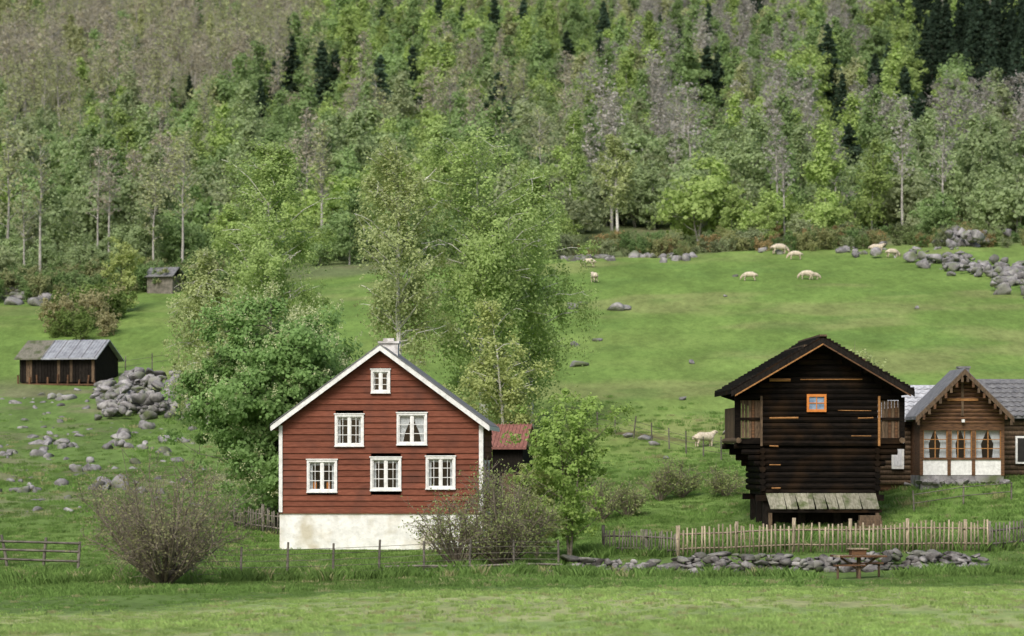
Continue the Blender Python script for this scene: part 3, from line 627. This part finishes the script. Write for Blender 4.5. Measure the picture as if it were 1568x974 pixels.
for sx in (-1,1):
    xe=sx*4.12; zE=za-slp*4.12+.12; zA=za+.12; y0=-1.1
    s.prism('roof',[(0,y0,zA),(xe,y0,zE),(xe,y0,zE+.2),(0,y0,zA+.2)],(0,D+2.0,0),'tarlog')
    s.prism('bargeboard',[(0,y0-.05,zA-.12),(xe,y0-.05,zE-.12),(xe,y0-.05,zE+.12),(0,y0-.05,zA+.12)],(0,.045,0),'blackwood')
    s.prism('inner_trim',[(0,y0-.056,zA-.20),(xe*.96,y0-.056,zE+.09-.20),(xe*.96,y0-.056,zE+.09-.13),(0,y0-.056,zA-.13)],(0,.06,0),'ochrelog' if sx<0 else 'brownlog')
    for k in range(26):
        t=k/26+r.uniform(0,.02); s.box('roof_shingles',min(xe*t,xe*(t+.034)),max(xe*t,xe*(t+.034)),y0-.02+r.uniform(0,.1),D+.7,zA+.2-slp*4.12*(t+.03),zA+.2-slp*4.12*t+r.uniform(.005,.03),'plank' if r.random()<.10 else 'blackwood')
s.box('ridge_board',-.16,.16,-1.2,D+1,za+.30,za+.38,'plank')
for k,x in enumerate((-2.0,2.0)): s.log('purlin',(x,-.95,za-slp*2-.08),(x,.0,za-slp*2-.08),.11,'tarlog')
s.log('purlin',(0,-.95,za-.12),(0,0,za-.12),.12,'tarlog')
for k in range(19):
    x=-2.45+k*.262; q=r.uniform(-.06,.06)
    s.prism('porch_roof',[(x+.0,-.14,zf+.02),(x+.25,-.14,zf+.02),(x+.25+q,-1.45+q,zf-.62),(x+q,-1.45+q,zf-.62)],(0,0,.05),'mossyplank')
s.box('porch_beam',-2.55,2.6,-1.4,-1.28,zf-.78,zf-.64,'tarlog')
for x in (-2.4,2.4): s.box('porch_post',x-.08,x+.08,-1.38,-1.26,-.6,zf-.78,'plank')
for k in range(3): s.box('step',1.55-k*.1,2.5,-1.8-.3*k,-1.4-.3*k,-.5,.35-.22*k,'plank')
s.finish()
# ------------------------------------------------------------ cottage
gz=H1(1470,139)-.05
c=Bld('glass_porch_cottage',1473,138.5,gz,2); 
bw=1.95; z0=.45; ze=3.45; za=5.35
rr=np.random.default_rng(9)
for k in range(16):
    x=-2.1+k*.28; me_=rock(rr,.22,(1.2,.8,.7)); c.poly('stone_foundation',me_+[x,-.05,.12],[tuple(f) for f in IF],'stone')
c.box('porch_floor',-2.0,2.0,0,3,-.6,z0,'stone')
for x in (-bw,-.62,.55,bw): c.box('porch_posts',x-.08,x+.08,-.04,.1,z0,ze,'brownlog')
c.box('white_panels',-bw+.08,-.7,.0,.05,z0+.02,z0+.75,'white'); c.box('white_panels',-.54,.47,.0,.05,z0+.02,z0+.75,'white'); c.box('white_panels',.63,bw-.08,.0,.05,z0+.02,z0+.75,'white')
c.box('sill',-bw,bw,-.06,.12,z0+.75,z0+.85,'brownlog'); c.box('lintel',-bw,bw,-.06,.12,2.6,2.9,'brownlog')
def pane(x0,x1,z0_,z1_,cols,rows):
    for k in range(cols+1):
        x=x0+(x1-x0)*k/cols; c.box('porch_windows',x-.025,x+.025,.0,.05,z0_,z1_,'ochrelog')
    for k in range(1,rows): z=z0_+(z1_-z0_)*k/rows; c.box('porch_windows',x0,x1,.005,.045,z-.02,z+.02,'ochrelog')
    c.poly('porch_windows',[(x0,.06,z0_),(x1,.06,z0_),(x1,.06,z1_),(x0,.06,z1_)],[(0,1,2,3)],'glass')
    w=x1-x0
    for sgn in (0,1):
        a=x0 if sgn==0 else x1; d=1 if sgn==0 else -1
        c.poly('porch_curtains',[(a,.2,z1_),(a+d*w*.48,.2,z1_),(a+d*w*.25,.2,z0_+.5*(z1_-z0_)),(a+d*w*.3,.2,z0_),(a,.2,z0_)],[(0,1,2,3,4)],'curtain')
pane(-bw+.1,-.72,z0+.85,2.6,2,3); pane(-.52,.45,z0+.85,2.6,3,3); pane(.65,bw-.1,z0+.85,2.6,2,3)
c.box('porch_back',-bw,bw,1.4,1.5,z0,ze,'dark')
for sx in (-1,1): c.box('porch_side',min(sx*bw,sx*(bw-.06)),max(sx*bw,sx*(bw-.06)),.1,2.8,z0,ze,'brownlog')
z=2.98
while z<za-.25:
    hw=min(bw,(za-z)/ (za-ze)*(bw)); c.log('gable_logs',(-hw,0,z),(hw,0,z),.10,'brownlog'); z+=.19
c.prism('gable_wall',[(-bw,.05,ze-.1),(bw,.05,ze-.1),(bw,.05,ze),(0,.05,za+.02),(-bw,.05,ze)],(0,.05,0),'brownlog')
c.box('gable_cross',-.06,.06,-.16,-.11,3.3,za-.3,'plank'); c.box('gable_cross',-.75,.75,-.18,-.12,4.0,4.12,'ochrelog'); c.box('gable_lamp',-.06,.08,-.3,-.16,2.98,3.12,'white')
for sx in (-1,1):
    sl=(za-ze)/bw; xe=sx*2.35; zE=za-sl*2.35+.05
    c.prism('porch_roof',[(0,-.75,za+.05),(xe,-.75,zE),(xe,-.75,zE+.15),(0,-.75,za+.2)],(0,3.8,0),'slate')
    c.prism('bargeboard',[(0,-.80,za-.10),(xe,-.80,zE-.16),(xe,-.80,zE+.10),(0,-.80,za+.16)],(0,.045,0),'plank')
    for k in range(9):
        t=(k+.5)/9; c.box('barge_teeth',xe*t-.06,xe*t+.06,-.79,-.76,za-.12-sl*2.35*t-.22,za-.10-sl*2.35*t,'brownlog' if k%2 else 'plank')
c.box('main_wall',-3.6,9,2.8,7.8,-.3,3.1,'brownlog')
for k in range(13): c.log('main_wall_logs',(-3.7,2.78,.1+k*.24),(-2.0,2.78,.1+k*.24),.125,'plank'); c.log('main_wall_logs',(2.0,2.78,.1+k*.24),(9,2.78,.1+k*.24),.125,'plank')
c.box('main_window',-2.95,-2.35,2.50,2.62,.75,2.35,'white'); c.box('main_window',-2.85,-2.45,2.48,2.497,.9,2.2,'curtain'); c.box('main_window',3.1,4.1,2.5,2.62,1,2.35,'white'); c.box('main_window',3.2,4.0,2.48,2.497,1.1,2.25,'dark')
c.prism('main_roof',[(-4.0,2.2,3.05),(1.0,2.2,3.05),(1.0,5.2,4.75),(-4.0,5.2,4.75)],(0,0,.14),'pale')
c.prism('main_roof',[(1.0,2.2,3.2),(9.4,2.2,3.2),(9.4,5.2,5.05),(1.0,5.2,5.05)],(0,0,.14),'slate')
c.prism('main_roof',[(-4.0,8.2,3.05),(9.4,8.2,3.05),(9.4,5.2,4.75),(-4.0,5.2,4.75)],(0,0,.14),'slate')
for j in range(8):
    y=2.2+j*.375
    for k in range(16):
        x=-4+k*.31+(j%2)*.155; zz=3.05+(y-2.2)*(1.7/3)+.15
        c.prism('slates',[(x,y,zz+.02),(x+.15,y-.12,zz-.04),(x+.30,y,zz+.02),(x+.15,y+.3,zz+.17)],(0,0,.015),'pale')
    for k in range(27):
        x=1.0+k*.31+(j%2)*.155; zz=3.2+(y-2.2)*(1.85/3)+.15
        if x>2.0: c.prism('slates',[(x,y,zz+.02),(x+.15,y-.12,zz-.04),(x+.30,y,zz+.02),(x+.15,y+.3,zz+.18)],(0,0,.015),'slate')
c.box('chimney',.75,1.25,4.6,5.2,4.5,5.7,'slate'); c.box('chimney',.70,1.3,4.55,5.25,5.7,5.8,'slate')
c.finish()
# ------------------------------------------------------------ left shed
y_=200; gz=ZC+(HR-592)/F*y_
d=Bld('hay_barn',92,y_,gz,-14)
d.box('walls',-3.0,2.6,0,4.2,.35,2.0,'blackwood')
for k in range(24): x=-2.95+k*.23; d.box('wall_planks',x,x+.2,-.05+rr.normal(0,.01),-.01,.3,1.95,'blackwood' if rr.random()<.9 else 'plank')
d.poly('gable',[(2.6,0,2.0),(2.6,4.2,2.0),(2.6,1.9,3.15)],[(0,1,2)],'blackwood')
d.poly('gable',[(-3.0,0,2.0),(-3.0,4.2,2.0),(-3.0,1.9,3.15)],[(0,1,2)],'blackwood')
for (x0,x1,mt) in ((-3.2,-1.2,'barnroof'),(-1.2,2.9,'tin')):
    d.prism('roof',[(x0,-.5,1.85),(x1,-.5,1.85),(x1,1.9,3.2),(x0,1.9,3.2)],(0,0,.08),mt); d.prism('roof',[(x0,4.6,1.85),(x1,4.6,1.85),(x1,1.9,3.2),(x0,1.9,3.2)],(0,0,.08),mt)
for k in range(17): x=-1.15+k*.24; d.prism('roof_ribs',[(x,-.51,1.935),(x+.05,-.51,1.935),(x+.05,1.89,3.285),(x,1.89,3.285)],(0,0,.03),'tin' if k%4 else 'slate')
for k in range(9): x=-3.0+k*.72; d.log('props',(x,-.2,-.6),(x+rr.normal(0,.15),-.1,rr.uniform(.4,.9)),.07,'brownlog')
d.log('props',(-2.9,-.15,.15),(2.6,-.15,.1),.07,'brownlog'); d.box('footing',-2.9,2.5,.1,4,-.8,.35,'blackwood')
d.finish()
y_=246; d=Bld('field_hut',243,y_,H1(243,y_),-20)
d.box('walls',-1.1,1.3,0,2,-.3,1.5,'fencegrey'); d.poly('gable',[(1.3,0,1.5),(1.3,2,1.5),(1.3,.9,2.2)],[(0,1,2)],'blackwood')
d.prism('roof',[(-1.3,-.3,1.4),(1.5,-.3,1.4),(1.5,.9,2.2),(-1.3,.9,2.2)],(0,0,.08),'slate'); d.prism('roof',[(-1.3,2.3,1.4),(1.5,2.3,1.4),(1.5,.9,2.2),(-1.3,.9,2.2)],(0,0,.08),'slate')
d.finish()
# ------------------------------------------------------------ fences
def bx(A,x,y,z0,z1,w,d,lean=0,m=0,rot=0):
    V=np.array([(-w,-d,0),(w,-d,0),(w,d,0),(-w,d,0),(-w,-d,1),(w,-d,1),(w,d,1),(-w,d,1)],float)
    V[:,2]*=(z1-z0); V[4:,0]+=lean; A.add(V+[x,y,z0],[(0,3,2,1),(4,5,6,7),(0,1,5,4),(1,2,6,5),(2,3,7,6),(3,0,4,7)],m)
def picket(name,pts,h_,sp,mat,wj=.035,postsp=2.4,seed=0):
    r=np.random.default_rng(seed); A=Acc(); pts=np.array(pts,float); seg=np.linalg.norm(np.diff(pts,axis=0),axis=1); cum=np.concatenate([[0],np.cumsum(seg)])
    f=lambda q:(np.interp(q,cum,pts[:,0]),np.interp(q,cum,pts[:,1]))
    for q in np.arange(0,cum[-1],sp):
        x,y=f(q+r.normal(0,.015)); z=float(height(x,y)); 
        if r.random()<.03: continue
        bx(A,x,y-.05,z+.06+r.normal(0,.015),z+h_*r.uniform(.90,1.08)+.03*math.sin(q*.7),wj*r.uniform(.8,1.1),.012,r.normal(0,.035))
    for q in np.arange(0,cum[-1]+.1,postsp):
        x,y=f(q); z=float(height(x,y)); bx(A,x,y+.1,z-.3,z+h_*r.uniform(1.05,1.25),.07,.07,r.normal(0,.04))
    for hh in (.28,.78):
        qs=np.arange(0,cum[-1]+1,1.0); P=np.array([(f(q)[0],f(q)[1]+.0,float(height(*f(q)))+h_*hh+r.normal(0,.015)) for q in qs]); A.tube(P,np.full(len(P),.042),4)
    return link(bpy.data.objects.new(name,A.mesh(name,[M[mat]])))
picket('picket_fence',[(X(1040,121.3),121.6),(X(1515,121.3),121.6)],1.25,.185,'fence',seed=1)
picket('picket_fence',[(X(925,124.5),124.5),(X(1040,121.6),121.6)],1.0,.17,'fencegrey',.03,seed=2)
picket('picket_fence',[(X(1515,121.6),121.6),(X(1620,124),124)],1.1,.2,'fencegrey',seed=3)
picket('picket_fence',[(X(360,139),139),(X(432,136),136)],1.1,.22,'fencegrey',seed=4)
def wirefence(name,pts,h_,sp,wires,mat='fencegrey',pr=.045,wr=.008,seed=0,jit=.05):
    r=np.random.default_rng(seed);A=Acc();pts=np.array(pts,float);seg=np.linalg.norm(np.diff(pts,axis=0),axis=1);cum=np.concatenate([[0],np.cumsum(seg)])
    tops=[]
    for q in np.arange(0,cum[-1]+.01,sp):
        x,y=np.interp(q,cum,pts[:,0]),np.interp(q,cum,pts[:,1]); z=float(height(x,y)); hh=h_*r.uniform(.9,1.15); l=r.normal(0,jit)
        A.tube([(x,y,z-.3),(x+l*.5,y,z+hh*.5),(x+l,y,z+hh)],[pr,pr,pr*.9],6); tops.append((x,y,z,l))
    for w in wires:
        A.tube([(x+l*w/h_,y-pr,z+w) for x,y,z,l in tops],[wr]*len(tops),4)
    return link(bpy.data.objects.new(name,A.mesh(name,[M[mat]])))
wirefence('wire_fence',[(X(225,114.5),114.5),(X(870,118),118)],1.35,1.85,[.25,.5,.75,1.0,1.2],pr=.055,wr=.010,seed=1,jit=.09)
wirefence('rail_fence',[(X(-40,123),123),(X(135,121.5),121.5)],1.25,1.6,[.35,.75,1.1],pr=.07,wr=.05,seed=2,jit=.12)
wirefence('pasture_fence',[(X(862,178),178),(X(1010,168),168),(X(1150,158),158)],1.2,2.1,[.4,.7,1.0],wr=.012,seed=3)
wirefence('pasture_fence',[(X(150,203),203),(X(300,208),208)],1.1,2.2,[.5,.9],wr=.012,seed=4)
wirefence('rail_fence',[(X(1400,133),133),(X(1620,136),136)],.9,2.6,[.4,.8],wr=.02,seed=5)
A=Acc(); xs=np.linspace(X(590,117.5),X(860,118),12); A.tube([(x,116.6,float(height(x,116.6))+.32+.04*math.sin(x)) for x in xs],[.05]*12,5); link(bpy.data.objects.new('fallen_pole',A.mesh('fallen_pole',[M['fencegrey']])))
t=Bld('rustic_wooden_table',1315,114.5,H1(1315,114.5)+.12,12)
t.log('post',(0,0,-.4),(0,0,.72),.09,'plank',8)
for k in range(5): t.box('tabletop',-1.0+rr.uniform(-.1,.1),1.0+rr.uniform(-.15,.15),-.62+k*.25,-.40+k*.25,.72,.79,'fence' if k%2 else 'brownlog')
t.log('brace',(0,0,.2),(-.75,0,.7),.045,'plank'); t.log('brace',(0,0,.2),(.75,0,.7),.045,'plank')
t.box('bench',-1.35,-.1,-1.15,-.85,.40,.46,'brownlog'); t.box('bench',.15,1.35,.9,1.2,.40,.46,'brownlog')
for x,y in ((-1.2,-1),(-.3,-1),(.3,1.05),(1.2,1.05)): t.log('bench_leg',(x,y,-.4),(x,y,.4),.05,'plank')
t.box('box_on_table',-.35,.25,-.2,.2,.795,1.02,'brownlog'); t.box('box_on_table',-.42,.32,-.26,.26,1.021,1.07,'fence')
t.finish()
# ------------------------------------------------------------ sheep
def sheep_mesh(graze):
    sk=[((0,0,.62),.24),((-.28,0,.63),.25),((-.5,0,.64),.19),((.28,0,.63),.24),((.48,0,.66),.17)]
    if graze: sk+=[((.68,0,.55),.11),((.82,0,.32),.085),((.90,0,.15),.05)]
    else: sk+=[((.62,0,.80),.11),((.74,0,.92),.095),((.92,0,.86),.05)]
    ed=[(0,1),(1,2),(0,3),(3,4),(4,5),(5,6),(6,7)]
    def add(par,pts):
        p=par
        for c,rd in pts: sk.append((c,rd)); ed.append((p,len(sk)-1)); p=len(sk)-1
    for sy in (-1,1):
        add(2,[((-.46,sy*.12,.50),.11),((-.38,sy*.13,.36),.065),((-.50,sy*.13,.22),.035),((-.47,sy*.13,.04),.033)])
        add(4,[((.44,sy*.11,.48),.09),((.45,sy*.12,.26),.042),((.44,sy*.12,.04),.033)])
        h_=sk[6][0]; add(6,[((h_[0]-.03,sy*.12,h_[2]+.03),.03),((h_[0]-.05,sy*.19,h_[2]-.01),.018)])
    add(2,[((-.70,0,.58),.05),((-.74,0,.44),.035)])
    me=bpy.data.meshes.new('sheep'); me.from_pydata([c for c,_ in sk],ed,[]); ob=bpy.data.objects.new('tmp',me); scene.collection.objects.link(ob)
    md=ob.modifiers.new('s','SKIN'); 
    for i,(c,rd) in enumerate(sk): v=me.skin_vertices[0].data[i]; v.radius=(rd,rd*1.1); v.use_root=(i==0)
    sb=ob.modifiers.new('b','SUBSURF'); sb.levels=2; sb.render_levels=2
    dg=bpy.context.evaluated_depsgraph_get(); out=bpy.data.meshes.new_from_object(ob.evaluated_get(dg)); bpy.data.objects.remove(ob)
    out.materials.clear(); out.materials.append(M['wool']); out.materials.append(M['sheepface'])
    rs=np.random.default_rng(2)
    for v in out.vertices:
        if v.co.z>.35 and v.co.x<.6: v.co+=Vector(rs.normal(0,.016,3))
    for p in out.polygons: p.use_smooth=True; p.material_index=1 if (p.center.z<.33 or p.center.x>.72) else 0
    return out
sm=[sheep_mesh(True),sheep_mesh(False)]
for u,row,k,rot,sc in [(1078,688,1,.45,1.0),(910,434,1,1.8,.95),(902,411,0,2.6,.9),(1148,431,0,2.9,.9),(1193,391,0,.3,1.1),(1218,398,0,3.3,.9),(1236,430,0,3.0,.9),(1246,430,0,.2,.7),(1342,390,1,.1,.95),(1366,397,0,.4,.9)]:
    y_=yrow(u,row,140); o_=bpy.data.objects.new('sheep',sm[k]); x=X(u,y_); o_.location=(x,y_,float(height(x,y_))); o_.rotation_euler=(0,0,rot); o_.scale=(sc,)*3; link(o_)
# ------------------------------------------------------------ grass
def tuft(seed,n,h_,w,spread,name):
    r=np.random.default_rng(seed); A=Acc(); b_=r.normal(0,spread,(n,2)); d=r.normal(0,.35,(n,2)); hh=h_*r.uniform(.5,1.2,n); az=r.uniform(0,6.28,n)
    wx=np.cos(az)*w;wy=np.sin(az)*w
    V=np.stack([np.stack([b_[:,0]-wx,b_[:,1]-wy,np.full(n,-.03)],1),np.stack([b_[:,0]+wx,b_[:,1]+wy,np.full(n,-.03)],1),np.stack([b_[:,0]+wx*.6+d[:,0]*hh*.4,b_[:,1]+wy*.6+d[:,1]*hh*.4,hh*.6],1),np.stack([b_[:,0]+d[:,0]*hh,b_[:,1]+d[:,1]*hh,hh],1)],1).reshape(-1,3)
    A.add(V,np.arange(4*n).reshape(-1,4),0); return A.mesh(name,[M['tuft']])
tf=[tuft(1,60,.11,.012,.24,'grass_tuft'),tuft(2,70,.17,.014,.18,'grass_tuft'),tuft(3,50,.42,.018,.16,'grass_tuft')]
n=26000; yv=56+ (rng.random(n)**.9)*132; xv=(rng.uniform(-60,1640,n)-784)/F*yv; uu=784+F*xv/yv
nn0=fnoise(xv,yv,7)
keep=~((np.abs(uu-583)<158)&(yv>129.3)&(yv<139))&~((uu>862)&(uu<1520)&(yv>116.5)&(yv<121)&(rng.random(n)<.85))&~((yv>140)&(rng.random(n)<(yv-140)/48))&~((yv<104)&(nn0<.45)&(rng.random(n)<.7))&~((np.abs(uu-1315)<60)&(yv>108)&(yv<117)); xv,yv,uu=xv[keep],yv[keep],uu[keep]; n=len(xv)
nn=fnoise(xv,yv,5); zz=height(xv,yv)
tall=(((np.abs(yv-116)<3.5)&(uu<870))|((np.abs(yv-114)<2)&(uu>870))|((np.abs(yv-124)<2.5)&(uu>880)))&(rng.random(n)<.4)
idx=np.where(tall,2,(nn>.5).astype(int)); sc=rng.uniform(.6,1.2,n)*np.where(yv<104,.55,1.0)
fgm=(yv+np.clip((520-uu)/320,0,1)*9)<101
base=np.where(fgm[:,None],np.array([[.215,.29,.10]]),np.array([[.120,.19,.055]]))
tint=base*(.7+.6*nn)[:,None]*rng.uniform(.8,1.2,(n,1)); m_=rng.random(n)<.08; tint[m_]=[.25,.25,.13]
scatter('grass',tf,np.stack([xv,yv,zz],1),idx,rng.uniform(0,6.28,n),np.stack([sc,sc,sc],1),tint)
# ------------------------------------------------------------ camera, light, sky
cam=bpy.data.cameras.new('camera'); cam.sensor_width=36; cam.lens=36*F/1568; cam.shift_y=(HR-487)/1568; cam.clip_end=3000; cam.clip_start=1
cam.dof.use_dof=True; cam.dof.focus_distance=125; cam.dof.aperture_fstop=.9
co=bpy.data.objects.new('camera',cam); co.location=(0,0,ZC); co.rotation_euler=(math.pi/2,0,0); link(co); scene.camera=co
EL=45; AZ=18
sun=bpy.data.lights.new('sun','SUN'); sun.energy=2.75; sun.angle=math.radians(28); sun.color=(1,.975,.93)
so=bpy.data.objects.new('sun',sun); so.rotation_euler=(math.radians(90-EL),0,math.radians(-AZ)); link(so)
w=bpy.data.worlds.new('World'); scene.world=w; w.use_nodes=True; nt=w.node_tree; bg=nt.nodes['Background']; sk=nt.nodes.new('ShaderNodeTexSky'); sk.sky_type='NISHITA'; sk.sun_disc=False; sk.sun_elevation=math.radians(EL); sk.sun_rotation=math.radians(180+AZ); sk.dust_density=4
nt.links.new(sk.outputs[0],bg.inputs[0]); bg.inputs[1].default_value=.15
scene.view_settings.view_transform='Standard'; scene.view_settings.look='None'; scene.view_settings.exposure=0
